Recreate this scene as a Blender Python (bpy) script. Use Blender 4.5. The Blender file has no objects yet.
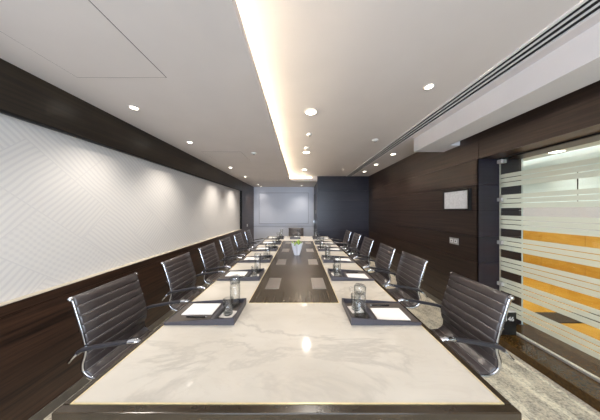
import bpy, math, random
from mathutils import Vector, Matrix
random.seed(7)
C = bpy.context.scene.collection
PI = math.pi
TZ = 0.75          # table top height
HC = 1.47          # eye height
ZL = 2.394         # lower ceiling
ZU = 2.56          # raised ceiling

# ------------------------------------------------------------------ materials
def S(v):  # srgb 0-255 -> linear
    out = []
    for c in v:
        c = c/255.0
        out.append(c/12.92 if c <= 0.04045 else ((c+0.055)/1.055)**2.4)
    return tuple(out)+(1.0,)

def newmat(name):
    m = bpy.data.materials.new(name); m.use_nodes = True
    nt = m.node_tree
    return m, nt, nt.nodes['Principled BSDF'], nt.nodes['Material Output']

def simple(name, rgb, rough=0.5, metal=0.0, spec=0.5, noise=0.0, nscale=30.0, bump=0.0):
    m, nt, p, o = newmat(name)
    p.inputs['Base Color'].default_value = S(rgb)
    p.inputs['Roughness'].default_value = rough
    p.inputs['Metallic'].default_value = metal
    p.inputs['Specular IOR Level'].default_value = spec
    if noise or bump:
        tc = nt.nodes.new('ShaderNodeTexCoord')
        n = nt.nodes.new('ShaderNodeTexNoise'); n.inputs['Scale'].default_value = nscale
        n.inputs['Detail'].default_value = 4
        nt.links.new(tc.outputs['Object'], n.inputs['Vector'])
        if noise:
            r = nt.nodes.new('ShaderNodeValToRGB')
            a = S(tuple(max(0, c*(1-noise)) for c in rgb)); b = S(tuple(min(255, c*(1+noise)) for c in rgb))
            r.color_ramp.elements[0].position = 0.3; r.color_ramp.elements[1].position = 0.7
            r.color_ramp.elements[0].color = a; r.color_ramp.elements[1].color = b
            nt.links.new(n.outputs['Fac'], r.inputs['Fac'])
            nt.links.new(r.outputs['Color'], p.inputs['Base Color'])
        if bump:
            b = nt.nodes.new('ShaderNodeBump'); b.inputs['Strength'].default_value = bump
            b.inputs['Distance'].default_value = 0.002
            nt.links.new(n.outputs['Fac'], b.inputs['Height'])
            nt.links.new(b.outputs['Normal'], p.inputs['Normal'])
    return m

def wood(name, dark, light, scale, rough=0.4, spec=0.5, bump=0.15):
    """streaky veneer: `scale` is the noise scale along x, y, z (small = long grain)"""
    m, nt, p, o = newmat(name)
    tc = nt.nodes.new('ShaderNodeTexCoord')
    mp = nt.nodes.new('ShaderNodeMapping'); mp.inputs['Scale'].default_value = scale
    n = nt.nodes.new('ShaderNodeTexNoise'); n.inputs['Scale'].default_value = 1.0
    n.inputs['Detail'].default_value = 6; n.inputs['Roughness'].default_value = 0.65
    n.inputs['Distortion'].default_value = 0.3
    r = nt.nodes.new('ShaderNodeValToRGB')
    r.color_ramp.elements[0].position = 0.33; r.color_ramp.elements[1].position = 0.72
    r.color_ramp.elements[0].color = S(dark); r.color_ramp.elements[1].color = S(light)
    b = nt.nodes.new('ShaderNodeBump'); b.inputs['Strength'].default_value = bump; b.inputs['Distance'].default_value = 0.001
    nt.links.new(tc.outputs['Object'], mp.inputs['Vector']); nt.links.new(mp.outputs['Vector'], n.inputs['Vector'])
    nt.links.new(n.outputs['Fac'], r.inputs['Fac']); nt.links.new(r.outputs['Color'], p.inputs['Base Color'])
    nt.links.new(n.outputs['Fac'], b.inputs['Height']); nt.links.new(b.outputs['Normal'], p.inputs['Normal'])
    p.inputs['Roughness'].default_value = rough; p.inputs['Specular IOR Level'].default_value = spec
    return m

def emit(name, rgb, strength):
    m, nt, p, o = newmat(name)
    e = nt.nodes.new('ShaderNodeEmission'); e.inputs['Color'].default_value = S(rgb); e.inputs['Strength'].default_value = strength
    nt.links.new(e.outputs['Emission'], o.inputs['Surface'])
    return m

def thin_glass(name, tint, edge, refl=1.0, rough=0.0):
    m, nt, p, o = newmat(name)
    lw = nt.nodes.new('ShaderNodeLayerWeight'); lw.inputs['Blend'].default_value = 0.35
    mixc = nt.nodes.new('ShaderNodeMix'); mixc.data_type = 'RGBA'
    mixc.inputs[6].default_value = tuple(tint)+(1,); mixc.inputs[7].default_value = tuple(edge)+(1,)
    nt.links.new(lw.outputs['Facing'], mixc.inputs[0])
    t = nt.nodes.new('ShaderNodeBsdfTransparent'); nt.links.new(mixc.outputs[2], t.inputs['Color'])
    g = nt.nodes.new('ShaderNodeBsdfGlossy'); g.inputs['Roughness'].default_value = rough
    lf = nt.nodes.new('ShaderNodeLayerWeight'); lf.inputs['Blend'].default_value = 0.5
    pw = nt.nodes.new('ShaderNodeMath'); pw.operation = 'POWER'; pw.inputs[1].default_value = 4.0
    nt.links.new(lf.outputs['Facing'], pw.inputs[0])
    mu = nt.nodes.new('ShaderNodeMath'); mu.operation = 'MULTIPLY_ADD'; mu.inputs[1].default_value = 0.75*refl; mu.inputs[2].default_value = 0.045*refl
    nt.links.new(pw.outputs[0], mu.inputs[0])
    mx = nt.nodes.new('ShaderNodeMixShader')
    nt.links.new(mu.outputs[0], mx.inputs[0]); nt.links.new(t.outputs[0], mx.inputs[1]); nt.links.new(g.outputs[0], mx.inputs[2])
    nt.links.new(mx.outputs[0], o.inputs['Surface'])
    return m

def marble(name):
    m, nt, p, o = newmat(name)
    tc = nt.nodes.new('ShaderNodeTexCoord')
    mp = nt.nodes.new('ShaderNodeMapping'); mp.inputs['Rotation'].default_value = (0, 0, 0.25)
    mp.inputs['Scale'].default_value = (1.0, 2.1, 1.0); mp.inputs['Location'].default_value = (0.55, 0.3, 0)
    nt.links.new(tc.outputs['Object'], mp.inputs['Vector'])
    def vein(scale, dist, centre, width, detail):
        n = nt.nodes.new('ShaderNodeTexNoise'); n.inputs['Scale'].default_value = scale
        n.inputs['Detail'].default_value = detail; n.inputs['Distortion'].default_value = dist
        n.inputs['Roughness'].default_value = 0.62
        nt.links.new(mp.outputs['Vector'], n.inputs['Vector'])
        r = nt.nodes.new('ShaderNodeValToRGB')
        e = r.color_ramp.elements
        e[0].position = centre-width; e[0].color = (0, 0, 0, 1)
        e[1].position = centre+width; e[1].color = (0, 0, 0, 1)
        k = e.new(centre); k.color = (1, 1, 1, 1)
        nt.links.new(n.outputs['Fac'], r.inputs['Fac'])
        return r.outputs['Color']
    v1 = vein(1.05, 0.6, 0.5, 0.032, 8); v2 = vein(2.3, 1.0, 0.47, 0.02, 5)
    cl = nt.nodes.new('ShaderNodeTexNoise'); cl.inputs['Scale'].default_value = 2.2; cl.inputs['Detail'].default_value = 5
    nt.links.new(mp.outputs['Vector'], cl.inputs['Vector'])
    base = nt.nodes.new('ShaderNodeValToRGB')
    base.color_ramp.elements[0].position = 0.3; base.color_ramp.elements[1].position = 0.65
    base.color_ramp.elements[0].color = S((196, 188, 175)); base.color_ramp.elements[1].color = S((207, 200, 188))
    nt.links.new(cl.outputs['Fac'], base.inputs['Fac'])
    mod = nt.nodes.new('ShaderNodeMath'); mod.operation = 'MULTIPLY'; nt.links.new(v1, mod.inputs[0]); nt.links.new(cl.outputs['Fac'], mod.inputs[1])
    m1 = nt.nodes.new('ShaderNodeMix'); m1.data_type = 'RGBA'; m1.inputs[7].default_value = S((174, 167, 157))
    nt.links.new(mod.outputs[0], m1.inputs[0]); nt.links.new(base.outputs['Color'], m1.inputs[6])
    mod2 = nt.nodes.new('ShaderNodeMath'); mod2.operation = 'MULTIPLY'; mod2.inputs[1].default_value = 0.15
    nt.links.new(v2, mod2.inputs[0])
    m2 = nt.nodes.new('ShaderNodeMix'); m2.data_type = 'RGBA'; m2.inputs[7].default_value = S((180, 168, 156))
    nt.links.new(mod2.outputs[0], m2.inputs[0]); nt.links.new(m1.outputs[2], m2.inputs[6])
    nt.links.new(m2.outputs[2], p.inputs['Base Color'])
    p.inputs['Roughness'].default_value = 0.09
    p.inputs['Specular IOR Level'].default_value = 0.3
    return m

def carpet(name):
    m, nt, p, o = newmat(name)
    tc = nt.nodes.new('ShaderNodeTexCoord')
    mp = nt.nodes.new('ShaderNodeMapping'); mp.inputs['Scale'].default_value = (9, 6.5, 4); mp.inputs['Rotation'].default_value = (0, 0, 0.9)
    n = nt.nodes.new('ShaderNodeTexNoise'); n.inputs['Scale'].default_value = 1; n.inputs['Detail'].default_value = 6; n.inputs['Roughness'].default_value = 0.75
    f = nt.nodes.new('ShaderNodeTexNoise'); f.inputs['Scale'].default_value = 70; f.inputs['Detail'].default_value = 2
    nt.links.new(tc.outputs['Object'], mp.inputs['Vector']); nt.links.new(mp.outputs['Vector'], n.inputs['Vector'])
    nt.links.new(tc.outputs['Object'], f.inputs['Vector'])
    ad = nt.nodes.new('ShaderNodeMix'); ad.data_type = 'FLOAT'; ad.inputs[0].default_value = 0.42
    nt.links.new(n.outputs['Fac'], ad.inputs[2]); nt.links.new(f.outputs['Fac'], ad.inputs[3])
    r = nt.nodes.new('ShaderNodeValToRGB')
    r.color_ramp.elements[0].position = 0.38; r.color_ramp.elements[1].position = 0.56
    r.color_ramp.elements[0].color = S((134, 128, 118)); r.color_ramp.elements[1].color = S((214, 203, 180))
    nt.links.new(ad.outputs[0], r.inputs['Fac']); nt.links.new(r.outputs['Color'], p.inputs['Base Color'])
    b = nt.nodes.new('ShaderNodeBump'); b.inputs['Strength'].default_value = 0.5; b.inputs['Distance'].default_value = 0.004
    nt.links.new(f.outputs['Fac'], b.inputs['Height']); nt.links.new(b.outputs['Normal'], p.inputs['Normal'])
    p.inputs['Roughness'].default_value = 0.95; p.inputs['Specular IOR Level'].default_value = 0.1
    return m

def wave_panel(name):
    """white wall covering: diagonal herringbone blocks filled with fine wavy ribs"""
    m, nt, p, o = newmat(name)
    L = nt.links.new; N = nt.nodes.new
    tc = N('ShaderNodeTexCoord')
    sep = N('ShaderNodeSeparateXYZ'); L(tc.outputs['Object'], sep.inputs[0])
    cmb = N('ShaderNodeCombineXYZ'); L(sep.outputs['Y'], cmb.inputs['X']); L(sep.outputs['Z'], cmb.inputs['Y'])
    rot = N('ShaderNodeMapping'); rot.inputs['Rotation'].default_value = (0, 0, math.radians(42)); L(cmb.outputs[0], rot.inputs['Vector'])
    br = N('ShaderNodeTexBrick'); br.inputs['Scale'].default_value = 1.0
    br.inputs['Brick Width'].default_value = 0.74; br.inputs['Row Height'].default_value = 0.33
    br.inputs['Mortar Size'].default_value = 0.004; br.inputs['Mortar Smooth'].default_value = 0.3
    br.inputs['Color1'].default_value = (0, 0, 0, 1); br.inputs['Color2'].default_value = (1, 1, 1, 1); br.inputs['Mortar'].default_value = (0.5, 0.5, 0.5, 1)
    L(rot.outputs[0], br.inputs['Vector'])
    w = N('ShaderNodeTexWave'); w.inputs['Scale'].default_value = 9; w.inputs['Distortion'].default_value = 4.5
    w.inputs['Detail'].default_value = 1.0; w.inputs['Detail Scale'].default_value = 0.35; w.bands_direction = 'Y'
    L(rot.outputs[0], w.inputs['Vector'])
    w2 = N('ShaderNodeTexWave'); w2.inputs['Scale'].default_value = 9; w2.inputs['Distortion'].default_value = 4.5
    w2.inputs['Detail'].default_value = 1.0; w2.inputs['Detail Scale'].default_value = 0.35; w2.bands_direction = 'X'
    L(rot.outputs[0], w2.inputs['Vector'])
    ri = N('ShaderNodeValToRGB'); ri.color_ramp.elements[0].position = 0.45; ri.color_ramp.elements[1].position = 0.55; L(br.outputs['Color'], ri.inputs['Fac'])
    mx = N('ShaderNodeMix'); mx.data_type = 'FLOAT'; L(ri.outputs['Color'], mx.inputs[0]); L(w.outputs['Fac'], mx.inputs[2]); L(w2.outputs['Fac'], mx.inputs[3])
    mor = N('ShaderNodeMath'); mor.operation = 'SUBTRACT'; L(mx.outputs[0], mor.inputs[0])
    m3 = N('ShaderNodeMath'); m3.operation = 'MULTIPLY'; m3.inputs[1].default_value = 1.2; L(br.outputs['Fac'], m3.inputs[0]); L(m3.outputs[0], mor.inputs[1])
    b = N('ShaderNodeBump'); b.inputs['Strength'].default_value = 0.1; b.inputs['Distance'].default_value = 0.004
    L(mor.outputs[0], b.inputs['Height']); L(b.outputs['Normal'], p.inputs['Normal'])
    cr = N('ShaderNodeValToRGB'); cr.color_ramp.elements[0].color = S((212, 208, 205)); cr.color_ramp.elements[1].color = S((222, 218, 213))
    cr.color_ramp.elements[0].position = 0.0; cr.color_ramp.elements[1].position = 0.7
    L(mor.outputs[0], cr.inputs['Fac']); L(cr.outputs['Color'], p.inputs['Base Color'])
    p.inputs['Roughness'].default_value = 0.6
    return m

def frosted(name):
    m, nt, p, o = newmat(name)
    d = nt.nodes.new('ShaderNodeBsdfDiffuse'); d.inputs['Color'].default_value = S((222, 225, 212))
    t = nt.nodes.new('ShaderNodeBsdfTranslucent'); t.inputs['Color'].default_value = S((246, 248, 242))
    tr = nt.nodes.new('ShaderNodeBsdfTransparent'); tr.inputs['Color'].default_value = (0.95, 0.97, 0.95, 1)
    a = nt.nodes.new('ShaderNodeMixShader'); a.inputs[0].default_value = 0.5
    b = nt.nodes.new('ShaderNodeMixShader'); b.inputs[0].default_value = 0.30
    nt.links.new(d.outputs[0], a.inputs[1]); nt.links.new(t.outputs[0], a.inputs[2])
    nt.links.new(a.outputs[0], b.inputs[1]); nt.links.new(tr.outputs[0], b.inputs[2])
    nt.links.new(b.outputs[0], o.inputs['Surface'])
    return m

def print_mat(name):
    m, nt, p, o = newmat(name)
    tc = nt.nodes.new('ShaderNodeTexCoord')
    n = nt.nodes.new('ShaderNodeTexNoise'); n.inputs['Scale'].default_value = 26; n.inputs['Detail'].default_value = 5
    nt.links.new(tc.outputs['Object'], n.inputs['Vector'])
    r = nt.nodes.new('ShaderNodeValToRGB'); e = r.color_ramp.elements
    e[0].position = 0.44; e[0].color = S((248, 247, 246)); e[1].position = 0.56; e[1].color = S((248, 247, 246))
    k = e.new(0.5); k.color = S((232, 230, 229))
    nt.links.new(n.outputs['Fac'], r.inputs['Fac']); nt.links.new(r.outputs['Color'], p.inputs['Base Color'])
    p.inputs['Roughness'].default_value = 0.4
    return m

M = {}
M['paint'] = simple('ceiling paint', (220, 213, 210), 0.7, noise=0.01, nscale=3)
M['paint2'] = simple('bulkhead paint', (230, 226, 226), 0.65, noise=0.01, nscale=3)
M['white_wall'] = simple('white wall lacquer', (216, 219, 230), 0.35, noise=0.01, nscale=2)
M['mould'] = simple('shadow toned moulding', (172, 174, 184), 0.5, noise=0.01)  # thin shadow lines of the moulding are put into its grey
M['sill'] = simple('cream sill', (188, 178, 162), 0.8, spec=0.2, noise=0.01)
M['band_wood'] = wood('glow tinted band veneer', (24, 18, 12), (54, 43, 30), (2.0, 1.2, 46), 0.32, 0.5)  # darker, yellower colour stands in for downlight glow and the unlit top
M['hinge'] = simple('satin hinge metal', (196, 192, 188), 0.4, metal=0.3, noise=0.01)
M['seam'] = simple('leather seam highlight', (142, 134, 128), 0.4, noise=0.03)  # paler than the leather: highlight along the seams painted in
M['hatch_line'] = simple('hatch seam', (120, 114, 112), 0.8, noise=0.03)
M['wall_wood'] = wood('dark wall veneer', (33, 24, 20), (68, 52, 43), (2.0, 1.2, 46), 0.36, 0.5)
M['low_wood'] = wood('dark red brown wainscot veneer', (26, 16, 11), (76, 52, 38), (3, 1.6, 40), 0.36, 0.45)
M['reveal_wood'] = wood('dark reveal veneer', (21, 18, 27), (39, 33, 45), (2.0, 2.0, 46), 0.33, 0.5)
M['groove'] = simple('dark groove', (10, 8, 8), 0.8, noise=0.05)
M['panel'] = wave_panel('white wave wall covering')
M['skirting'] = simple('stone skirting', (92, 85, 76), 0.3, noise=0.08, nscale=20)
M['carpet'] = carpet('beige carpet')
M['granite'] = simple('dark brown granite', (66, 46, 20), 0.16, spec=0.3, noise=0.25, nscale=60)
M['marble'] = marble('cream marble')
M['gold'] = simple('brass inlay', (226, 206, 158), 0.35, metal=0.4, noise=0.03)
M['bronze'] = wood('dark bronze lacquer edge', (44, 35, 24), (60, 48, 34), (6, 6, 60), 0.22, 0.6, 0.0)
M['strip'] = wood('dark satin veneer strip', (52, 44, 33), (84, 72, 56), (55, 0.7, 10), 0.27, 0.6, 0.05)
M['pedestal'] = wood('dark pedestal veneer', (20, 16, 14), (36, 29, 25), (30, 30, 2), 0.5)
M['steel'] = simple('brushed steel hatch', (150, 142, 134), 0.38, metal=0.7, noise=0.06, nscale=80)
M['leather'] = simple('charcoal brown leather', (66, 58, 56), 0.3, spec=0.6, noise=0.05, nscale=60, bump=0.25)
M['chrome'] = simple('polished chrome', (218, 220, 226), 0.14, metal=1.0, noise=0.01)
M['armpad'] = simple('dark arm leather', (46, 44, 48), 0.35, noise=0.05, nscale=60)
M['black'] = simple('black plastic', (18, 18, 19), 0.4, noise=0.05)
M['tray'] = simple('dark leather tray', (64, 61, 67), 0.35, spec=0.6, noise=0.05, nscale=90, bump=0.1)  # slight blue of reflected sky mixed into the leather colour
M['trayin'] = simple('taupe leather lining', (84, 76, 70), 0.45, noise=0.05, nscale=90)
M['paper'] = simple('white paper', (236, 233, 230), 0.7, noise=0.005)
M['coaster'] = simple('white coaster card', (222, 218, 212), 0.8, noise=0.01)
M['pen'] = simple('black pen', (22, 21, 22), 0.25, noise=0.05)
M['glass'] = thin_glass('clear drinking glass', (0.98, 0.985, 0.985), (0.72, 0.74, 0.75), 0.9)
M['pane'] = thin_glass('clear door glass', (0.97, 0.985, 0.975), (0.86, 0.92, 0.88), 0.8)
M['film'] = frosted('frosted film')
M['ceramic'] = simple('white ceramic', (225, 225, 232), 0.25, noise=0.01)
M['soil'] = simple('dark soil', (50, 38, 28), 0.95, noise=0.3, bump=0.5)
M['leaf'] = simple('fresh green leaf', (146, 172, 78), 0.5, noise=0.2, nscale=40)
M['frame'] = simple('black frame', (16, 15, 15), 0.3, noise=0.05)
M['print'] = print_mat('pale drawing')
M['plate'] = simple('satin nickel plate', (176, 170, 164), 0.35, metal=0.4, noise=0.02)
M['whiteplastic'] = simple('white plastic', (226, 222, 218), 0.4, noise=0.01)
M['ring'] = simple('white lamp ring', (226, 220, 212), 0.4, noise=0.01)
M['lens'] = emit('lamp lens', (255, 244, 226), 6.0)
M['lens2'] = emit('corridor lamp lens', (255, 246, 232), 8.0)
M['led'] = emit('warm led strip', (255, 238, 208), 70.0)
M['cornled'] = emit('corridor cove led', (250, 250, 246), 1.6)
M['amber'] = wood('amber onyx panel', (184, 130, 44), (210, 164, 76), (2, 3, 7), 0.3, 0.4, 0.0)
M['amberfloor'] = wood('amber marble floor', (182, 130, 46), (206, 158, 72), (3, 3, 3), 0.2, 0.4, 0.0)
M['corrwall'] = simple('pale corridor paint', (214, 226, 228), 0.6, noise=0.01)
M['lavender'] = simple('grey corridor band', (176, 172, 176), 0.6, noise=0.02)
M['channel'] = simple('aluminium channel', (214, 210, 200), 0.3, metal=0.6, noise=0.02)
M['text'] = simple('white lettering', (230, 228, 224), 0.5, noise=0.01)
M['greytop'] = simple('pale grey lid', (196, 192, 186), 0.5, noise=0.02)

# ------------------------------------------------------------------ mesh helpers
class MB:
    def __init__(s): s.v = []; s.f = []; s.sm = []
    def add(s, vs, fs, smooth=False):
        o = len(s.v); s.v += [tuple(v) for v in vs]
        for f in fs: s.f.append([i+o for i in f]); s.sm.append(smooth)
        return s
    def box(s, x0, x1, y0, y1, z0, z1):
        vs = [(x0,y0,z0),(x1,y0,z0),(x1,y1,z0),(x0,y1,z0),(x0,y0,z1),(x1,y0,z1),(x1,y1,z1),(x0,y1,z1)]
        return s.add(vs, [(3,2,1,0),(4,5,6,7),(0,1,5,4),(1,2,6,5),(2,3,7,6),(3,0,4,7)])
    def hexa(s, b, t):   # 4 bottom points, 4 top points (ccw seen from above)
        return s.add(list(b)+list(t), [(3,2,1,0),(4,5,6,7),(0,1,5,4),(1,2,6,5),(2,3,7,6),(3,0,4,7)])
    def lathe(s, prof, n=24, c=(0,0,0), smooth=True, closed=False):
        vs = []; fs = []
        for (r, z) in prof:
            for k in range(n):
                a = 2*PI*k/n; vs.append((c[0]+r*math.cos(a), c[1]+r*math.sin(a), c[2]+z))
        m = len(prof)
        for i in range(m if closed else m-1):
            j = (i+1) % m
            for k in range(n):
                fs.append((i*n+k, i*n+(k+1) % n, j*n+(k+1) % n, j*n+k))
        if not closed:
            if prof[0][0] > 1e-6: fs.append(tuple(reversed(range(n))))
            if prof[-1][0] > 1e-6: fs.append(tuple(range((m-1)*n, m*n)))
        return s.add(vs, fs, smooth)
    def tube(s, path, ra, rb=None, n=10, up=(0,1,0), smooth=True, caps=True):
        """sweep an ellipse; ra along `up`, rb across"""
        rb = rb or ra
        P = [Vector(p) for p in path]; vs = []; fs = []
        for i, p in enumerate(P):
            t = (P[min(i+1, len(P)-1)]-P[max(i-1, 0)]).normalized()
            u = Vector(up); u = (u-t*u.dot(t)).normalized(); w = t.cross(u)
            A = ra[i] if isinstance(ra, (list, tuple)) else ra; B = rb[i] if isinstance(rb, (list, tuple)) else rb
            for k in range(n):
                a = 2*PI*k/n; vs.append(p+u*(A*math.cos(a))+w*(B*math.sin(a)))
        for i in range(len(P)-1):
            for k in range(n):
                fs.append((i*n+k, i*n+(k+1) % n, (i+1)*n+(k+1) % n, (i+1)*n+k))
        if caps:
            fs.append(tuple(reversed(range(n)))); fs.append(tuple(range((len(P)-1)*n, len(P)*n)))
        return s.add(vs, fs, smooth)
    def ball(s, c, r, n=12, sz=1.0):
        prof = [(max(1e-4, r*math.sin(PI*i/8)), -r*sz*math.cos(PI*i/8)) for i in range(9)]
        return s.lathe(prof, n, c)
    def prism(s, poly, y0, y1):   # polygon in (x, z) extruded along y
        n = len(poly)
        vs = [(x, y0, z) for x, z in poly]+[(x, y1, z) for x, z in poly]
        fs = [tuple(range(n)), tuple(reversed(range(n, 2*n)))]+[((i+1) % n, i, n+i, n+(i+1) % n) for i in range(n)]
        return s.add(vs, fs)
    def build(s, name, mat, parent=None, bevel=0.0, seg=2, loc=None):
        me = bpy.data.meshes.new(name); me.from_pydata(s.v, [], s.f)
        me.polygons.foreach_set('use_smooth', s.sm); me.update()
        me.materials.append(mat)
        import bmesh
        bm = bmesh.new(); bm.from_mesh(me); bmesh.ops.recalc_face_normals(bm, faces=bm.faces)
        if bevel > 0:
            es = [e for e in bm.edges if len(e.link_faces) == 2 and e.calc_face_angle(0) > 0.6]
            bmesh.ops.bevel(bm, geom=es, offset=bevel, segments=seg, affect='EDGES', profile=0.5)
        bm.to_mesh(me); bm.free()
        o = bpy.data.objects.new(name, me); C.objects.link(o)
        if parent: o.parent = parent
        if loc: o.location = loc
        return o

def tag(o, label, cat, group=None):
    o['label'] = label; o['category'] = cat
    if group: o['group'] = group
    return o
def thing(name, label, cat, loc=(0,0,0), rz=0.0, group=None):
    o = bpy.data.objects.new(name, None); C.objects.link(o)
    o.location = loc; o.rotation_euler = (0, 0, rz); o.empty_display_size = 0.1
    return tag(o, label, cat, group)
def struct(o):
    o['kind'] = 'structure'; return o
def dup(root, loc, rz, label):
    r = root.copy(); C.objects.link(r); r.location = loc; r.rotation_euler = (0, 0, rz); r['label'] = label
    for ch in list(root.children):
        c = ch.copy(); C.objects.link(c); c.parent = r
        for g in list(ch.children):
            d = g.copy(); C.objects.link(d); d.parent = c
    return r

# ================================================================== THE ROOM
Y0 = -2.6; YD = 5.87; YF = 7.27; XL = -1.817; XR = 2.18; XJ = 0.55
struct(MB().box(-2.2, 2.19, Y0, 7.4, -0.06, 0.0).build('floor', M['carpet']))

# lower ceiling with the lip of the light cove
b = MB().box(-2.2, -0.30, Y0, 7.4, ZL, ZL+0.02)
b.box(-0.30, XJ+0.05, 5.93, 7.4, ZL, ZL+0.02)
b.box(-0.335, -0.315, Y0, 5.95, ZL-0.0005, 2.50)
b.box(-0.335, 0.38, 5.93, 5.95, ZL-0.0005, 2.50)
b.box(0.38, XJ+0.05, 5.93, 5.97, ZL-0.0005, ZU)
low = struct(b.build('ceiling', M['paint']))
b = MB().box(-0.80, 2.75, Y0, 6.28, ZU, ZU+0.03)
b.box(-0.80, -0.78, Y0, 6.28, ZL+0.02, ZU)
b.box(-0.80, XJ+0.05, 6.26, 6.28, ZL+0.02, ZU)
struct(b.build('ceiling_raised', M['paint']))
# led strip lying in the cove
b = MB().box(-0.64, -0.61, Y0+0.05, 6.21, 2.472, 2.495).box(-0.61, 0.36, 6.18, 6.21, 2.472, 2.495)
struct(MB().box(-0.78, -0.59, Y0, 6.26, ZL+0.02, 2.4715).box(-0.59, XJ, 6.16, 6.26, ZL+0.02, 2.4715).build('trim_2', M['paint']))
tag(b.build('led_strip', M['led']), 'warm LED strip hidden behind the lip of the ceiling cove', 'light strip')

# bulkhead beam along the glass side
b = MB().box(1.73, 2.04, Y0, 2.81, 2.357, ZU).box(2.04, XR, 2.52, 2.81, 2.357, ZU)
struct(b.build('beam', M['paint2']))

# left wall: wainscot, top band, end pier, recessed white panel
b = MB().box(-2.15, XL, Y0, YF, 0.0, 0.815).box(-2.15, XL-0.006, Y0, 5.80, 0.815, 0.823).box(-2.15, XL, Y0, 5.80, 0.823, 0.886)
b.box(-2.15, XL, 5.80, YF, 0.815, ZL)
wl = struct(b.build('wall_left', M['low_wood']))
bp = MB().box(-2.15, XL, Y0, 5.80, 2.08, ZL).build('top_band', M['band_wood'], wl)
pn = MB().box(-2.0, -1.88, Y0, 5.80, 0.886, 2.08).build('textured_panel', M['panel'], wl)
pn['label'] = 'white textured wall covering in diagonal wavy blocks'
MB().box(-1.88, XL-0.004, Y0, 5.785, 0.8865, 0.889).build('sill', M['sill'], wl)
MB().box(-1.925, XL+0.004, 5.785, 5.80, 0.889, 2.08).box(-1.83, XL+0.006, Y0, 5.80, 2.07, 2.085).build('recess_frame', M['groove'], wl)
struct(MB().box(XL, XL+0.012, Y0, YF, 0, 0.076).build('baseboard_left', M['skirting'], None, 0.003))

# far wall: white with a framed field and a dado line
b = MB().box(XL-0.1, XJ+0.02, YF, YF+0.12, 0, ZL)
wf = struct(b.build('wall_far', M['white_wall']))
def rect_frame(b, x0, x1, z0, z1, w, y0, y1):
    b.box(x0, x1, y0, y1, z0, z0+w).box(x0, x1, y0, y1, z1-w, z1).box(x0, x0+w, y0, y1, z0+w, z1-w).box(x1-w, x1, y0, y1, z0+w, z1-w)
b = MB(); rect_frame(b, -1.61, 0.34, 0.95, 2.17, 0.018, YF-0.022, YF)
b.box(XL, XJ, YF-0.014, YF, 0.845, 0.865)
b.build('moulding', M['mould'], wf, 0.003)
struct(MB().box(XL+0.02, XJ, YF-0.012, YF, 0, 0.09).build('baseboard_far', M['white_wall']))

# dark wall closing the room beside the far recess, built of long boards
def boards_y(b, x0, x1, y, zs, gap=0.004, th=0.02):   # boards whose face looks toward -y
    for a, c in zip(zs[:-1], zs[1:]): b.box(x0, x1, y, y+th, a+gap/2, c-gap/2)
def boards_x(b, x, y0, y1, zs, gap=0.004, th=0.02):   # boards whose face looks toward -x
    for a, c in zip(zs[:-1], zs[1:]): b.box(x, x+th, y0, y1, a+gap/2, c-gap/2)
ZS = [0.0, 0.19, 0.51, 0.83, 1.15, 1.47, 1.79, 2.105, ZU]
b = MB(); boards_y(b, XJ, XR, YD, ZS)
wd = struct(b.build('wall_dark', M['reveal_wood']))
MB().box(XJ+0.02, 2.4, YD+0.018, YF+0.1, 0, ZU-0.001).build('wall_core', M['groove'], wd)
b = MB(); b.box(XJ, XJ+0.02, YD+0.022, YF-0.001, 0, ZL).build('side_face', M['reveal_wood'], wd)
d2 = struct(MB().box(XJ-0.012, XJ, 6.72, 7.22, 0.0, 2.08).build('door_2', M['black'], None, 0.003))
MB().box(XJ-0.05, XJ-0.012, 6.78, 6.80, 0.98, 1.10).build('door_handle', M['chrome'], d2, 0.004)

# right wall: boards, then the deep reveal of the glass opening and its lintel
YG = 2.257
b = MB(); boards_x(b, XR, YG+0.003, YD, ZS)
wr = struct(b.build('wall_right', M['wall_wood']))
b = MB().box(XR+0.018, 2.70, YG+0.022, YD+0.02, 0, ZU-0.001)
b.build('wall_core', M['groove'], wr)
b = MB(); boards_y(b, XR, 2.70, YG, [0.08, 0.51, 0.83, 1.15, 1.47, 1.79, 2.10]); b.build('reveal', M['reveal_wood'], wr)
b = MB().box(XR, 2.70, -1.3, YG-0.002, 2.10, ZU-0.001); b.build('lintel', M['wall_wood'], wr)
MB().box(2.415, 2.445, -1.3, YG-0.004, 2.088, 2.102).build('head_channel', M['groove'], wr)
b = MB().box(XR, 2.70, Y0, -1.3, 0, ZU-0.001); b.build('near_pier', M['wall_wood'], wr)
st = struct(MB().box(XR, 2.86, -1.3, YG, 0.0, 0.08).build('trim_1', M['granite'], None, 0.004))
struct(MB().box(XR-0.012, XR, YG+0.02, YD, 0, 0.076).build('baseboard_right', M['skirting'], None, 0.003))

# glass door in the opening
g = struct(MB().box(2.425, 2.437, -1.28, YG-0.012, 0.102, 2.088).build('door_1', M['pane']))
g['label'] = 'frameless glass door with horizontal frosted bands'
b = MB()
for top in (1.903, 1.655, 1.41, 1.16, 0.912, 0.664, 0.416):
    for a, c in ((0.0, 0.045), (0.052, 0.098), (0.105, 0.155)):
        b.box(2.4238, 2.4246, -1.28, YG-0.012, top-c, top-a)
b.build('frosted_film', M['film'], g)
MB().box(2.415, 2.447, -1.28, YG-0.012, 0.08, 0.102).build('floor_channel', M['channel'], g)
MB().box(2.424, 2.438, YG-0.012, YG-0.006, 0.102, 2.088).build('edge_strip', M['channel'], g)
for z in (2.06, 1.60, 1.085, 0.59):
    MB().box(2.398, 2.424, YG-0.055, YG-0.002, z-0.022, z+0.022).box(2.437, 2.463, YG-0.055, YG-0.002, z-0.022, z+0.022).build('hinge', M['hinge'], g, 0.003)

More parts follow.
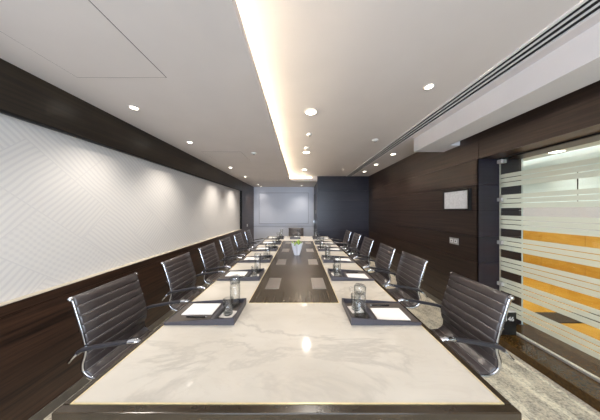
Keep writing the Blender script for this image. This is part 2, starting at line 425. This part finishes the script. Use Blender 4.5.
# corridor behind the glass
struct(MB().box(2.86, 5.0, -1.5, 6.5, 0.02, 0.08).build('floor_corridor', M['amberfloor']))
wc = struct(MB().box(4.92, 5.0, -1.5, 6.5, 1.22, 2.75).build('wall_corridor', M['corrwall']))
b = MB()
y = -1.46
while y < 6.4:
    b.box(4.90, 4.92, y+0.002, y+0.578, 0.08, 1.055); y += 0.58
b.build('amber_panelling', M['amber'], wc)
MB().box(4.895, 4.92, -1.5, 6.5, 1.06, 1.55).build('dado_band', M['lavender'], wc)
b = MB()
for y in (0.95, 2.11, 3.27, 4.43): b.box(4.914, 4.92, y, y+0.012, 1.6, 2.2)
b.build('panel_joint', M['groove'], wc)
struct(MB().box(2.70, 5.0, 6.5, 6.6, 0, 2.75).build('wall_corridor_end', M['corrwall']))
struct(MB().box(2.70, 5.0, -1.6, -1.5, 0, 2.75).build('wall_corridor_near', M['corrwall']))
b = MB().box(2.70, 5.0, -1.5, 6.5, 2.62, 2.66).box(2.70, 4.80, -1.5, 6.5, 2.52, 2.62)
struct(b.build('ceiling_corridor', M['corrwall']))
struct(MB().box(2.701, 2.72, -1.5, YG, 2.10, 2.62).box(2.701, 2.72, YG, 6.5, 0.08, 2.62).build('wall_corridor_inner', M['corrwall']))
tag(MB().box(4.85, 4.88, -1.4, 6.4, 2.535, 2.55).build('cove_light', M['cornled']), 'white cove light along the corridor wall behind the glass door', 'light strip')
tag(MB().box(3.12, 4.3, 2.28, 2.51, 0.081, 0.09).build('floor_mat', M['black'], None, 0.002), 'black floor mat on the amber corridor floor behind the glass', 'mat')

# near wall behind the camera with a window
b = MB().box(-2.2, -1.55, Y0-0.12, Y0, 0, ZU).box(1.75, 2.75, Y0-0.12, Y0, 0, ZU).box(-1.55, 1.75, Y0-0.12, Y0, 0, 0.7).box(-1.55, 1.75, Y0-0.12, Y0, 2.35, ZU)
struct(b.build('wall_near', M['white_wall']))
b = MB(); rect_frame(b, -1.55, 1.75, 0.7, 2.35, 0.05, Y0-0.08, Y0-0.02); b.box(0.075, 0.125, Y0-0.08, Y0-0.02, 0.75, 2.30)
w1 = struct(b.build('window_1', M['frame']))

# ================================================================== TABLE
TX0, TX1, TY0, TY1 = -0.885, 0.79, 0.657, 5.15
GX0, GX1, GY0, GY1 = -0.856, 0.761, 0.688, 5.12
SX0, SX1, SY0, SY1 = -0.40, 0.302, 1.443, 4.37
tcx, tcy = (TX0+TX1)/2, (TY0+TY1)/2
tab = thing('conference_table', 'long marble conference table with dark central strip and brass edge lines', 'table', (tcx, tcy, 0))
def T(x0, x1, y0, y1, z0, z1, b=None):
    b = b or MB(); return b.box(x0-tcx, x1-tcx, y0-tcy, y1-tcy, z0, z1)
z1 = TZ; z0 = TZ-0.02; gw = 0.005
b = MB()
T(GX0+gw, SX0-gw, GY0+gw, GY1-gw, z0, z1, b); T(SX1+gw, GX1-gw, GY0+gw, GY1-gw, z0, z1, b)
T(SX0-gw, SX1+gw, GY0+gw, SY0-gw, z0, z1, b); T(SX0-gw, SX1+gw, SY1+gw, GY1-gw, z0, z1, b)
b.build('marble_top', M['marble'], tab)
b = MB()
T(GX0, GX1, GY0, GY0+gw, z0, z1+0.0006, b); T(GX0, GX1, GY1-gw, GY1, z0, z1+0.0006, b)
T(GX0, GX0+gw, GY0+gw, GY1-gw, z0, z1+0.0006, b); T(GX1-gw, GX1, GY0+gw, GY1-gw, z0, z1+0.0006, b)
T(SX0-gw, SX1+gw, SY0-gw, SY0, z0, z1+0.0006, b); T(SX0-gw, SX1+gw, SY1, SY1+gw, z0, z1+0.0006, b)
T(SX0-gw, SX0, SY0, SY1, z0, z1+0.0006, b); T(SX1, SX1+gw, SY0, SY1, z0, z1+0.0006, b)
b.build('brass_inlay', M['gold'], tab)
T(SX0, SX1, SY0, SY1, z0, z1).build('central_strip', M['strip'], tab)
b = MB()
T(TX0, TX1, TY0, GY0, TZ-0.07, z1, b); T(TX0, TX1, GY1, TY1, TZ-0.07, z1, b)
T(TX0, GX0, GY0, GY1, TZ-0.07, z1, b); T(GX1, TX1, GY0, GY1, TZ-0.07, z1, b)
b.build('edge_band', M['bronze'], tab, 0.004)
T(GX0, GX1, GY0, GY1, TZ-0.06, z0-0.0005).build('underside', M['pedestal'], tab)
for yy in (1.35, 2.9, 4.45):
    T(-0.33, 0.23, yy-0.3, yy+0.3, 0, TZ-0.06).build('pedestal', M['pedestal'], tab, 0.01)
for yy in (1.70, 2.455, 3.21, 3.965):
    for (x0, x1) in ((-0.323, -0.195), (0.115, 0.243)):
        h = T(x0, x1, yy, yy+0.275, z1-0.002, z1+0.002).build('power_hatch', M['steel'], tab, 0.0015)
        T(x0+0.012, x1-0.012, yy+0.01, yy+0.014, z1+0.002, z1+0.0026).build('hatch_slot', M['groove'], h)

# ================================================================== CHAIRS
def catmull(pts, n):
    P = [Vector(p) for p in pts]; P = [P[0]*2-P[1]]+P+[P[-1]*2-P[-2]]; out = []
    for i in range(1, len(P)-2):
        for k in range(n):
            t = k/n; a, b_, c, d = P[i-1], P[i], P[i+1], P[i+2]
            out.append(0.5*((2*b_)+(c-a)*t+(2*a-5*b_+4*c-d)*t*t+(3*b_-a-3*c+d)*t**3))
    out.append(P[-2]); return out
PROF = [(-0.006, 0.928), (0.006, 0.905), (0.026, 0.84), (0.05, 0.765), (0.072, 0.69), (0.086, 0.625), (0.082, 0.575), (0.068, 0.525), (0.074, 0.478), (0.11, 0.447),
        (0.16, 0.436), (0.24, 0.440), (0.34, 0.452), (0.44, 0.462), (0.51, 0.462), (0.55, 0.445), (0.562, 0.42)]
OX = 0.30           # the origin stands under the seat, behind it the back
path = [Vector((p.x-OX, 0, p.y)) for p in catmull([Vector((x, z)) for x, z in PROF], 24)]
S_ = [0.0]
for i in range(1, len(path)): S_.append(S_[-1]+(path[i]-path[i-1]).length)
def at_s(s):
    s = min(max(s, 0), S_[-1])
    for i in range(1, len(S_)):
        if S_[i] >= s:
            f = (s-S_[i-1])/max(1e-9, S_[i]-S_[i-1]); return path[i-1].lerp(path[i], f), (path[i]-path[i-1]).normalized()
    return path[-1], (path[-1]-path[-2]).normalized()
PITCH = 0.056
NS = int(S_[-1]/PITCH); PITCH = S_[-1]/NS
def sling(s0, s1, w=0.219):
    b = MB(); rows = []
    n = int(round((s1-s0)/PITCH))*14
    ys = [-w, -w*0.97, -w*0.5, 0, w*0.5, w*0.97, w]
    fr, bk = [], []
    for i in range(n+1):
        q = i % 14; fr_ = (0, .02, .05, .09, .15, .25, .38, .5, .62, .75, .85, .91, .95, .98)[q]; s = s0+PITCH*(i//14+fr_); p, t = at_s(s); nrm = Vector((-t.z, 0, t.x))   # towards the sitter
        if nrm.x < 0 and nrm.z < 0: nrm = -nrm
        dd = min(fr_, 1-fr_)*PITCH; h = 0.0125+0.0025*math.sin(PI*fr_)-0.0085*math.exp(-(dd/0.003)**2)
        for j, yv in enumerate(ys):
            e = 1.0 if j not in (0, 6) else 0.005/h
            fr.append(p+nrm*h*e+Vector((0, yv, 0))); bk.append(p-nrm*h*0.7*e+Vector((0, yv, 0)))
    m = len(ys); vs = fr+bk; o = len(fr); fs = []
    for i in range(n):
        for j in range(m-1):
            fs.append((i*m+j, i*m+j+1, (i+1)*m+j+1, (i+1)*m+j)); fs.append((o+i*m+j, o+(i+1)*m+j, o+(i+1)*m+j+1, o+i*m+j+1))
        fs.append((i*m, (i+1)*m, o+(i+1)*m, o+i*m)); fs.append((i*m+m-1, o+i*m+m-1, o+(i+1)*m+m-1, (i+1)*m+m-1))
    for i in (0, n):
        for j in range(m-1): fs.append((i*m+j, i*m+j+1, o+i*m+j+1, o+i*m+j))
    return b.add(vs, fs, True)
SPLIT = PITCH*round(0.50/PITCH)
SPLIT_NAMES = 'black ribbed office chair with chrome rails'
CHG = 'ribbed leather chairs around the conference table'
chair = thing('office_chair', '', 'chair', (0, 0, 0), 0, CHG)
bk = sling(0, SPLIT).build('backrest', M['leather'], chair)
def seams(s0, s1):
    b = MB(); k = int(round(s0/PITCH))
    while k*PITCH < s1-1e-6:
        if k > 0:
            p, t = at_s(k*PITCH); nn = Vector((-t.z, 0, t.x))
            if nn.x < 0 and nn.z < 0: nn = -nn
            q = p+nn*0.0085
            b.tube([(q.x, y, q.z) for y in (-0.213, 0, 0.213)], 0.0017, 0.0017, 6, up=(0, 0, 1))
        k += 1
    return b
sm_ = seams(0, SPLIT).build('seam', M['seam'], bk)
roll = MB().tube([(path[0].x, y, path[0].z-0.004) for y in (-0.217, 0, 0.217)], 0.014, 0.014, 12, up=(0, 0, 1)).build('top_roll', M['leather'], bk)
st_ = sling(SPLIT, S_[-1]).build('seat', M['leather'], chair)
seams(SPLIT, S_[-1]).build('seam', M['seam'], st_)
for sgn in (-1, 1):
    pp = []
    for i in range(0, len(path), 6):
        t = (path[min(i+1, len(path)-1)]-path[max(i-1, 0)]).normalized(); nn = Vector((-t.z, 0, t.x))
        if nn.x < 0 and nn.z < 0: nn = -nn
        pp.append(path[i]+Vector((0, sgn*0.2225, 0))-nn*0.006)
    r = MB().tube(pp, 0.0045, 0.0115, 8).build('side_rail', M['chrome'], chair)
    MB().ball((path[0].x, sgn*0.224, path[0].z-0.003), 0.015).build('rail_cap', M['chrome'], r)
    ya = sgn*0.246
    pts = catmull([(-0.232, ya, 0.617), (-0.205, ya, 0.633), (-0.13, ya, 0.650), (0.0, ya, 0.672), (0.075, ya, 0.682)], 6)
    arm = MB().tube(pts, 0.017, 0.0125, 10).build('armrest', M['armpad'], chair)
    tip = catmull([(0.068, ya, 0.682), (0.10, ya, 0.686), (0.132, ya, 0.684), (0.15, ya, 0.668), (0.145, ya, 0.62), (0.12, ya, 0.52), (0.11, sgn*0.23, 0.455)], 5)
    MB().tube(tip, [0.0185]*9+[0.014]*(len(tip)-9), [0.0125]*9+[0.009]*(len(tip)-9), 10).build('armrest_bracket', M['chrome'], arm)
    MB().tube([(-0.292, ya, 0.557), (-0.262, ya, 0.590), (-0.228, ya, 0.621)], 0.0085, 0.0085, 8).build('arm_bolt', M['chrome'], arm)
    MB().tube([(-0.24, ya, 0.604), (-0.218, sgn*0.222, 0.62)], 0.008, 0.008, 8, up=(0, 0, 1)).build('arm_joint', M['chrome'], arm)
p1, _ = at_s(0.22); p2, _ = at_s(0.75)
MB().tube([(p1.x-0.03, y, p1.z) for y in (-0.21, -0.1, 0.1, 0.21)], 0.009, 0.014, 8, up=(0, 0, 1)).build('back_stretcher', M['chrome'], chair)
MB().tube([(p2.x, y, p2.z-0.03) for y in (-0.22, -0.1, 0.1, 0.22)], 0.012, 0.025, 8, up=(0, 0, 1)).build('seat_stretcher', M['chrome'], chair)
MB().box(-0.09, 0.11, -0.07, 0.07, 0.385, 0.425).build('tilt_mechanism', M['black'], chair, 0.01)
MB().lathe([(0.024, 0.10), (0.024, 0.28), (0.017, 0.28), (0.017, 0.39)], 16).build('gas_column', M['chrome'], chair)
MB().lathe([(0.045, 0.085), (0.045, 0.12), (0.03, 0.14)], 16).build('base_hub', M['chrome'], chair)
for k in range(5):
    a = 2*PI*k/5+0.3
    d = Vector((math.cos(a), math.sin(a), 0))
    lg = MB().tube([d*0.03+Vector((0, 0, 0.11)), d*0.15+Vector((0, 0, 0.098)), d*0.285+Vector((0, 0, 0.078))], [0.02, 0.016, 0.011], [0.02, 0.016, 0.012], 10, up=(0, 0, 1)).build('base_leg', M['chrome'], chair)
    c = d*0.285; t = Vector((-d.y, d.x, 0))
    cb = MB()
    for s in (-1, 1):
        cb.tube([c+t*(s*0.006)+Vector((0, 0, 0.026)), c+t*(s*0.022)+Vector((0, 0, 0.026))], 0.026, 0.026, 14, up=(0, 0, 1))
    cb.tube([c+Vector((0, 0, 0.03)), c+Vector((0, 0, 0.075))], 0.007, 0.007, 8, up=(1, 0, 0))
    cb.build('caster', M['black'], lg)

ORD = ['nearest', 'second nearest', 'third nearest', 'fourth nearest', 'fifth nearest', 'farthest']
LY = [1.134, 1.91, 2.61, 3.30, 4.0, 4.72]; RY = [1.155, 1.97, 2.59, 3.35, 4.03, 4.66]
LX = [-1.40, -1.415, -1.42, -1.425, -1.425, -1.41]; RX = [1.312, 1.345, 1.325, 1.325, 1.315, 1.28]
first = True
for i in range(6):
    for side in (0, 1):
        y = (LY, RY)[side][i]+0.225
        x = LX[i]+OX if side == 0 else RX[i]-OX
        rz = 0 if side == 0 else PI
        lab = 'ribbed dark leather chair, %s along the %s' % (ORD[i], ('white textured wall', 'wood wall with the framed print')[side])
        if first:
            chair.location = (x, y, 0); chair.rotation_euler = (0, 0, rz); chair['label'] = lab; first = False
        else: dup(chair, (x, y, 0), rz, lab)
dup(chair, (-0.12, 5.70-0.33, 0), -PI/2, 'ribbed dark leather chair at the far head of the table, before the white wall')

# ================================================================== PLACE SETTINGS
def seat_name(i, side):
    return '%s on the %s side' % (ORD[i], ('textured wall', 'wood wall')[side])
TH = 0.012
tray = thing('desk_tray', '', 'tray', (0, 0, 0), 0, 'dark trays at each seat of the table')
MB().box(-0.22, 0.22, -0.1325, 0.1325, 0, TH).build('base_board', M['tray'], tray, 0.002)
b = MB()
for ya, yb in ((-0.1325, -0.1245), (0.1245, 0.1325)):
    b.prism([(-0.22, TH-0.001), (0.22, TH-0.001), (0.22, 0.047), (0.07, 0.036), (-0.22, 0.017)], ya, yb)
b.box(0.212, 0.22, -0.1245, 0.1245, TH-0.001, 0.047)
b.build('side_wall', M['tray'], tray)
MB().prism([(0.045, TH-0.001), (0.092, TH-0.001), (0.092, 0.034), (0.084, 0.034)], -0.1245, 0.1245).build('divider', M['tray'], tray)
MB().box(-0.21, 0.044, -0.122, 0.122, TH, TH+0.0015).build('writing_pad', M['trayin'], tray)
MB().box(0.093, 0.211, -0.123, 0.123, TH, TH+0.0012).build('lining', M['trayin'], tray)
PZ = TH+0.0015
pad = thing('notepad', '', 'notepad', (0, 0, 0), 0, 'white notepads on the trays')
MB().box(-0.1025, 0.1025, -0.0725, 0.0725, 0, 0.004).build('paper', M['paper'], pad)
MB().box(-0.1035, -0.1025, -0.0725, 0.0725, 0, 0.0042).build('binding', M['coaster'], pad)
pen = thing('pen', '', 'pen', (0, 0, 0), 0, 'black pens on the trays')
MB().tube([(-0.07, 0, 0.0045), (0.055, 0, 0.0045)], 0.0045, 0.0045, 10).build('barrel', M['pen'], pen)
MB().tube([(0.055, 0, 0.0045), (0.071, 0, 0.0045)], [0.0042, 0.001], [0.0042, 0.001], 10).build('pen_tip', M['chrome'], pen)
MB().box(-0.07, -0.03, -0.001, 0.001, 0.009, 0.0105).build('clip', M['chrome'], pen)
LZ = TH+0.0012
caf = thing('glass_carafe', '', 'carafe', (0, 0, 0), 0, 'glass carafes on the trays')
MB().lathe([(0.030, 0.0), (0.036, 0.004), (0.037, 0.14), (0.034, 0.168), (0.031, 0.168), (0.034, 0.14), (0.033, 0.012), (0.0005, 0.010)], 24).build('bottle', M['glass'], caf)
MB().lathe([(0.033, 0.169), (0.0385, 0.171), (0.0385, 0.21), (0.033, 0.219), (0.0005, 0.219)], 24).lathe([(0.036, 0.172), (0.036, 0.208), (0.0005, 0.212)], 24).build('cup_lid', M['glass'], caf)
hp = catmull([(0.037, 0, 0.205), (0.062, 0, 0.206), (0.068, 0, 0.195), (0.062, 0, 0.183), (0.037, 0, 0.182)], 5)
MB().tube(hp, 0.0042, 0.0042, 8).build('cup_handle', M['glass'], caf)
tum = thing('glass_tumbler', '', 'glass', (0, 0, 0), 0, 'glass tumblers on the trays')
MB().lathe([(0.028, 0), (0.030, 0.003), (0.034, 0.104), (0.0315, 0.104), (0.028, 0.016), (0.0005, 0.014)], 24).build('glass_body', M['glass'], tum)
MB().lathe([(0.0272, 0.0005), (0.0285, 0.003), (0.0275, 0.0135), (0.0005, 0.0135)], 20).build('thick_base', M['glass'], tum)
coa = MB().box(-0.045, 0.045, -0.045, 0.045, 0, 0.0016).build('coaster', M['coaster'])
tag(coa, '', 'coaster', 'white coasters under the tumblers')
protos = {'t': tray, 'n': pad, 'p': pen, 'c': caf, 'g': tum, 'o': coa}
used = set()
def put(key, loc, rz, label):
    o = protos[key]
    if key in used: return dup(o, loc, rz, label)
    used.add(key); o.location = loc; o.rotation_euler = (0, 0, rz); o['label'] = label; return o
def setting(cx, cy, rz, where, hrot):
    z = TZ+0.0008
    def W(x, y): return (cx+x*math.cos(rz)-y*math.sin(rz), cy+x*math.sin(rz)+y*math.cos(rz))
    jr = lambda a: random.uniform(-a, a)
    put('t', (cx, cy, z), rz, 'dark leather tray on the marble, '+where)
    q = W(-0.066+jr(.004), 0.037+jr(.006)); put('n', (q[0], q[1], z+PZ), rz+jr(.03), 'white notepad on the tray '+where)
    q = W(-0.03+jr(.02), -0.072+jr(.01)); put('p', (q[0], q[1], z+PZ), rz+jr(.12), 'black pen beside the notepad, tray '+where)
    q = W(0.150, 0.084); put('c', (q[0], q[1], z+LZ), hrot, 'clear glass carafe with cup lid, tray '+where)
    q = W(0.143, -0.030); put('o', (q[0], q[1], z+LZ), rz+jr(.2), 'small white coaster under the tumbler, tray '+where)
    put('g', (q[0], q[1], z+LZ+0.0016), rz, 'clear glass tumbler on a coaster, tray '+where)
TYS = [1.158, 1.89, 2.545, 3.26, 3.90, 4.60]
for i in range(6):
    setting(-0.632, TYS[i]+0.1325, 0, seat_name(i, 0), 0.9)
    setting(0.541, TYS[i]+0.1325, PI, seat_name(i, 1), PI)
setting(-0.12, 4.86, -PI/2, 'at the far head of the table', 2.0)

# plant in a fluted white pot
vs = thing('potted_plant', 'small green plant in a white faceted pot on the dark table strip', 'plant', (-0.05, 3.0, TZ+0.0008))
n = 16
b = MB(); rings = []
prof = [(0.042, 0.0), (0.056, 0.05), (0.072, 0.11), (0.083, 0.165), (0.088, 0.20)]
V = []; F = []
for i, (r, z) in enumerate(prof):
    for k in range(n):
        a = 2*PI*k/n; odd = k % 2
        rr = r*(0.80 if odd else 1.06); zz = z-(0.030 if odd and i == len(prof)-1 else 0)
        V.append((rr*math.cos(a), rr*math.sin(a), zz))
for i, (r, z) in reversed(list(enumerate(prof))):
    for k in range(n):
        a = 2*PI*k/n; odd = k % 2
        rr = (r-0.006)*(0.80 if odd else 1.06); zz = max(z, 0.01)-(0.030 if odd and i == len(prof)-1 else 0)
        V.append((rr*math.cos(a), rr*math.sin(a), zz))
R = 2*len(prof)
for i in range(R-1):
    for k in range(n): F.append((i*n+k, i*n+(k+1) % n, (i+1)*n+(k+1) % n, (i+1)*n+k))
F.append(tuple(reversed(range(n)))); F.append(tuple(range((R-1)*n, R*n)))
MB().add(V, F).build('pot', M['ceramic'], vs)
MB().lathe([(0.055, 0.12), (0.058, 0.14), (0.03, 0.150), (0.0005, 0.152)], 16).build('soil', M['soil'], vs)
b = MB()
for k in range(46):
    a = random.uniform(0, 2*PI); el = random.uniform(0.35, 1.4); L_ = random.uniform(0.05, 0.12); w = random.uniform(0.010, 0.018)
    base = Vector((random.uniform(-.035, .035), random.uniform(-.035, .035), 0.145))
    d = Vector((math.cos(a)*math.cos(el), math.sin(a)*math.cos(el), math.sin(el))); sd = Vector((-math.sin(a), math.cos(a), 0))
    up_ = sd.cross(d)
    m1 = base+d*L_*0.45+up_*0.006; m2 = base+d*L_*0.8; e = base+d*L_-Vector((0, 0, 0.014))
    b.add([base-sd*w*.2, base+sd*w*.2, m1-sd*w, m1+sd*w, m1+up_*-0.004, m2-sd*w*.7, m2+sd*w*.7, e], [(0, 1, 4), (0, 4, 2), (1, 3, 4), (2, 4, 5), (4, 3, 6), (4, 6, 5), (5, 6, 7)], True)
b.build('foliage', M['leaf'], vs)

# ================================================================== WALL FITTINGS
pf = thing('picture_frame', 'black framed pale drawing hanging on the dark wood wall', 'picture', (XR, 2.567, 1.615))
b = MB(); fw = 0.02
for (a, c, d, e) in ((-0.2175, 0.2175, -0.14, -0.14+fw), (-0.2175, 0.2175, 0.14-fw, 0.14), (-0.2175, -0.2175+fw, -0.14+fw, 0.14-fw), (0.2175-fw, 0.2175, -0.14+fw, 0.14-fw)):
    b.box(-0.035, -0.001, a, c, d, e)
b.build('frame', M['frame'], pf)
MB().box(-0.022, -0.001, -0.2175+fw, 0.2175-fw, -0.14+fw, 0.14-fw).build('print', M['print'], pf)
ws = thing('wall_socket', 'double nickel socket plate on the dark wood wall below the picture', 'socket', (XR, 2.615, 1.04))
MB().box(-0.009, -0.0005, -0.075, 0.075, -0.045, 0.045).build('plate', M['plate'], ws, 0.003)
for s in (-0.035, 0.035):
    k = MB().box(-0.012, -0.009, s-0.024, s+0.024, -0.026, 0.026).build('socket', M['whiteplastic'], ws, 0.002)
    MB().box(-0.0128, -0.012, s-0.008, s+0.008, -0.010, 0.010).build('socket_hole', M['black'], k)
sw = thing('light_switch', 'small white light switch on the wood pier near the far corner', 'switch', (XL, 6.36, 0.96))
MB().box(0.0005, 0.009, -0.043, 0.043, -0.043, 0.043).build('plate', M['whiteplastic'], sw, 0.003)
MB().box(0.009, 0.013, -0.012, 0.012, -0.02, 0.02).build('rocker', M['whiteplastic'], sw, 0.002)
sw = thing('light_switch', 'small white light switch beside the dark door by the white wall', 'switch', (XJ, 6.35, 1.42))
MB().box(-0.009, -0.0005, -0.043, 0.043, -0.06, 0.06).build('plate', M['whiteplastic'], sw, 0.003)
MB().box(-0.013, -0.009, -0.012, 0.012, -0.02, 0.02).build('rocker', M['whiteplastic'], sw, 0.002)

# black numbered box standing by the glass
bx = thing('storage_box', 'small black box with white numerals beside the glass door', 'box', (2.325, 2.115, 0.0808))
MB().box(-0.092, 0.092, -0.05, 0.05, 0, 0.25).build('carton', M['black'], bx, 0.004)
MB().box(-0.093, 0.093, -0.051, 0.051, 0.2505, 0.259).build('lid', M['greytop'], bx, 0.003)
cu = bpy.data.curves.new('lettering', 'FONT'); cu.body = '1146'; cu.size = 0.07; cu.extrude = 0.0006
tmp = bpy.data.objects.new('lettering', cu); C.objects.link(tmp)
bpy.context.view_layer.update()
me = bpy.data.meshes.new_from_object(tmp.evaluated_get(bpy.context.evaluated_depsgraph_get()))
bpy.data.objects.remove(tmp); me.materials.clear(); me.materials.append(M['text'])
o = bpy.data.objects.new('lettering', me); C.objects.link(o); o.parent = bx
o.location = (-0.075, -0.0508, 0.155); o.rotation_euler = (PI/2, 0, 0)

# ================================================================== CEILING FITTINGS
dif = thing('air_diffuser', 'long linear air diffuser slot in the raised ceiling by the beam', 'vent', (1.545, (Y0+YD)/2, ZU))
hl = (YD-Y0)/2-0.01
MB().box(-0.075, 0.075, -hl, hl, -0.004, -0.0005).build('slot_back', M['groove'], dif)
b = MB()
for x0, x1 in ((-0.084, -0.066), (-0.034, -0.022), (0.016, 0.028), (0.066, 0.084)): b.box(x0, x1, -hl, hl, -0.012, -0.0005)
b.build('slat', M['paint2'], dif)
for (yy, lab, y1) in ((0.675, 'square access hatch in the lower ceiling nearest the camera', 1.285), (2.9, 'square access hatch in the lower ceiling beyond the first hatch', 3.5)):
    h = thing('ceiling_hatch', lab, 'hatch', (-1.235, (yy+y1)/2, ZL), 0, 'access hatches in the lower ceiling')
    w = 0.31; l = (y1-yy)/2
    MB().box(-w, w, -l, l, -0.0012, -0.0002).build('seam', M['hatch_line'], h)
    MB().box(-w+0.004, w-0.004, -l+0.004, l-0.004, -0.0025, -0.0012).build('panel', M['paint'], h)

dl = thing('downlight', '', 'lamp', (0, 0, 0), 0, 'round recessed downlights')
MB().lathe([(0.046, -0.001), (0.058, -0.0005), (0.060, -0.004), (0.047, -0.007), (0.046, -0.001)], 28, closed=False).build('trim_ring', M['ring'], dl)
MB().lathe([(0.0455, -0.0008), (0.045, -0.003), (0.0005, -0.0035)], 28).build('lens', M['lens'], dl)
first = True
def spot(x, y, z, power, ang=110, blend=1.0, col=(1.0, 0.925, 0.83), r=0.04):
    L = bpy.data.lights.new('downlight beam', 'SPOT'); L.energy = power*0.5; L.spot_size = math.radians(ang); L.spot_blend = blend
    L.color = col; L.shadow_soft_size = r
    o = bpy.data.objects.new('downlight beam', L); C.objects.link(o); o.location = (x, y, z-0.02)
    return o
PW = 34
def lamp(x, y, z, label, scale=1.0, pw=None, ang=115):
    global first
    if first:
        o = dl; o.location = (x, y, z); o['label'] = label; first = False
    else: o = dup(dl, (x, y, z), 0, label)
    o.scale = (scale, scale, 1)
    spot(x, y, z, PW if pw is None else pw, ang)
    return o
for i, yy in enumerate([0.55, 1.66, 2.50, 3.97, 5.03, 6.60, 7.08]):
    nm = ['nearest', 'second nearest', 'third nearest', 'fourth nearest', 'fifth nearest', 'second farthest', 'farthest'][i]
    lamp(-1.49, yy, ZL, 'round downlight over the textured wall, %s of its row' % nm, 0.68, (26, 40, 48, 60, 66, 44, 8)[i], 105)
for i, yy in enumerate([0.4, 2.047, 3.46, 4.94]):
    lamp((0.12, 0.122, 0.12, 0.12)[i], yy, ZU, 'round downlight above the table centre, %s of its row' % ['nearest', 'second nearest', 'third nearest', 'farthest'][i], 1.25, (20, 45, 80, 110)[i], 130)
lamp(1.134, 1.626, ZU, 'single small round downlight above the chairs on the wood wall side', 0.7, 34)
for i, yy in enumerate([3.57, 4.38, 5.17]):
    lamp(1.80, yy, ZU, 'round downlight by the wood wall, %s the beam end' % ['closest to', 'second from', 'third from'][i], 0.95, 36)
lamp(0.06, 6.84, ZL, 'small round downlight in the low ceiling before the white wall', 0.7, 22)
o = lamp(4.58, 3.3, 2.52, 'round corridor downlight seen through the glass door', 2.0, 25)

def detector(x, y, z, label, r, cat, name):
    d = thing(name, label, cat, (x, y, z))
    MB().lathe([(r, -0.0005), (r, -0.012), (r*0.7, -0.02), (0.0005, -0.022)], 20).build('housing', M['whiteplastic'], d)
    MB().lathe([(r*0.4, -0.0205), (r*0.38, -0.032), (0.0005, -0.033)], 16).build('sensor', M['plate'], d)
detector(0.13, 2.64, ZU, 'small sprinkler head between the two nearest visible centre downlights', 0.04, 'sprinkler', 'sprinkler_head')
detector(0.125, 3.22, ZU, 'white smoke detector just before the third centre downlight', 0.055, 'detector', 'smoke_detector')
detector(1.16, 2.86, ZU, 'white smoke detector on the raised ceiling near the air diffuser', 0.05, 'detector', 'smoke_detector')
detector(1.13, 4.86, ZU, 'tiny sprinkler head on the raised ceiling before the dark wall', 0.035, 'sprinkler', 'sprinkler_head')
detector(-0.74, 2.97, ZL+0.0008, 'small sprinkler head on the lower ceiling beside the second hatch', 0.04, 'sprinkler', 'sprinkler_head')

# ================================================================== LIGHT
def area(name, loc, rot, sx, sy, power, col):
    L = bpy.data.lights.new(name, 'AREA'); L.shape = 'RECTANGLE'; L.size = sx; L.size_y = sy; L.energy = power; L.color = col
    o = bpy.data.objects.new(name, L); C.objects.link(o); o.location = loc; o.rotation_euler = rot
    return o
area('window daylight', (0.1, Y0-0.1, 1.52), (PI/2, 0, 0), 3.2, 1.6, 90, (0.72, 0.84, 1.0))
# corridor lamps
for yy in (0.6, 2.4, 4.4):
    spot(3.7, yy, 2.52, 85, 150, 0.6, (0.98, 0.98, 0.96))

w = bpy.data.worlds.new('World'); bpy.context.scene.world = w; w.use_nodes = True
nt = w.node_tree; bg = nt.nodes['Background']
sky = nt.nodes.new('ShaderNodeTexSky'); sky.sky_type = 'HOSEK_WILKIE'
nt.links.new(sky.outputs['Color'], bg.inputs['Color']); bg.inputs['Strength'].default_value = 0.5

# ================================================================== CAMERA
cam = bpy.data.cameras.new('Camera'); cam.sensor_width = 36; cam.lens = 185/600*36
cam.clip_start = 0.01; cam.clip_end = 100
co = bpy.data.objects.new('Camera', cam); C.objects.link(co)
co.location = (0, 0, HC); co.rotation_euler = (PI/2, 0, 0)
cam.shift_y = 0.5/600
sc = bpy.context.scene; sc.camera = co
sc.view_settings.view_transform = 'Standard'; sc.view_settings.look = 'None'
sc.view_settings.gamma = 1.0; sc.view_settings.use_curve_mapping = False
sc.view_settings.exposure = 1.4
sc.cycles.use_denoising = True
sc.cycles.max_bounces = 10; sc.cycles.diffuse_bounces = 5; sc.cycles.transparent_max_bounces = 40
sc.cycles.caustics_reflective = False; sc.cycles.caustics_refractive = False
sc.cycles.sample_clamp_indirect = 6
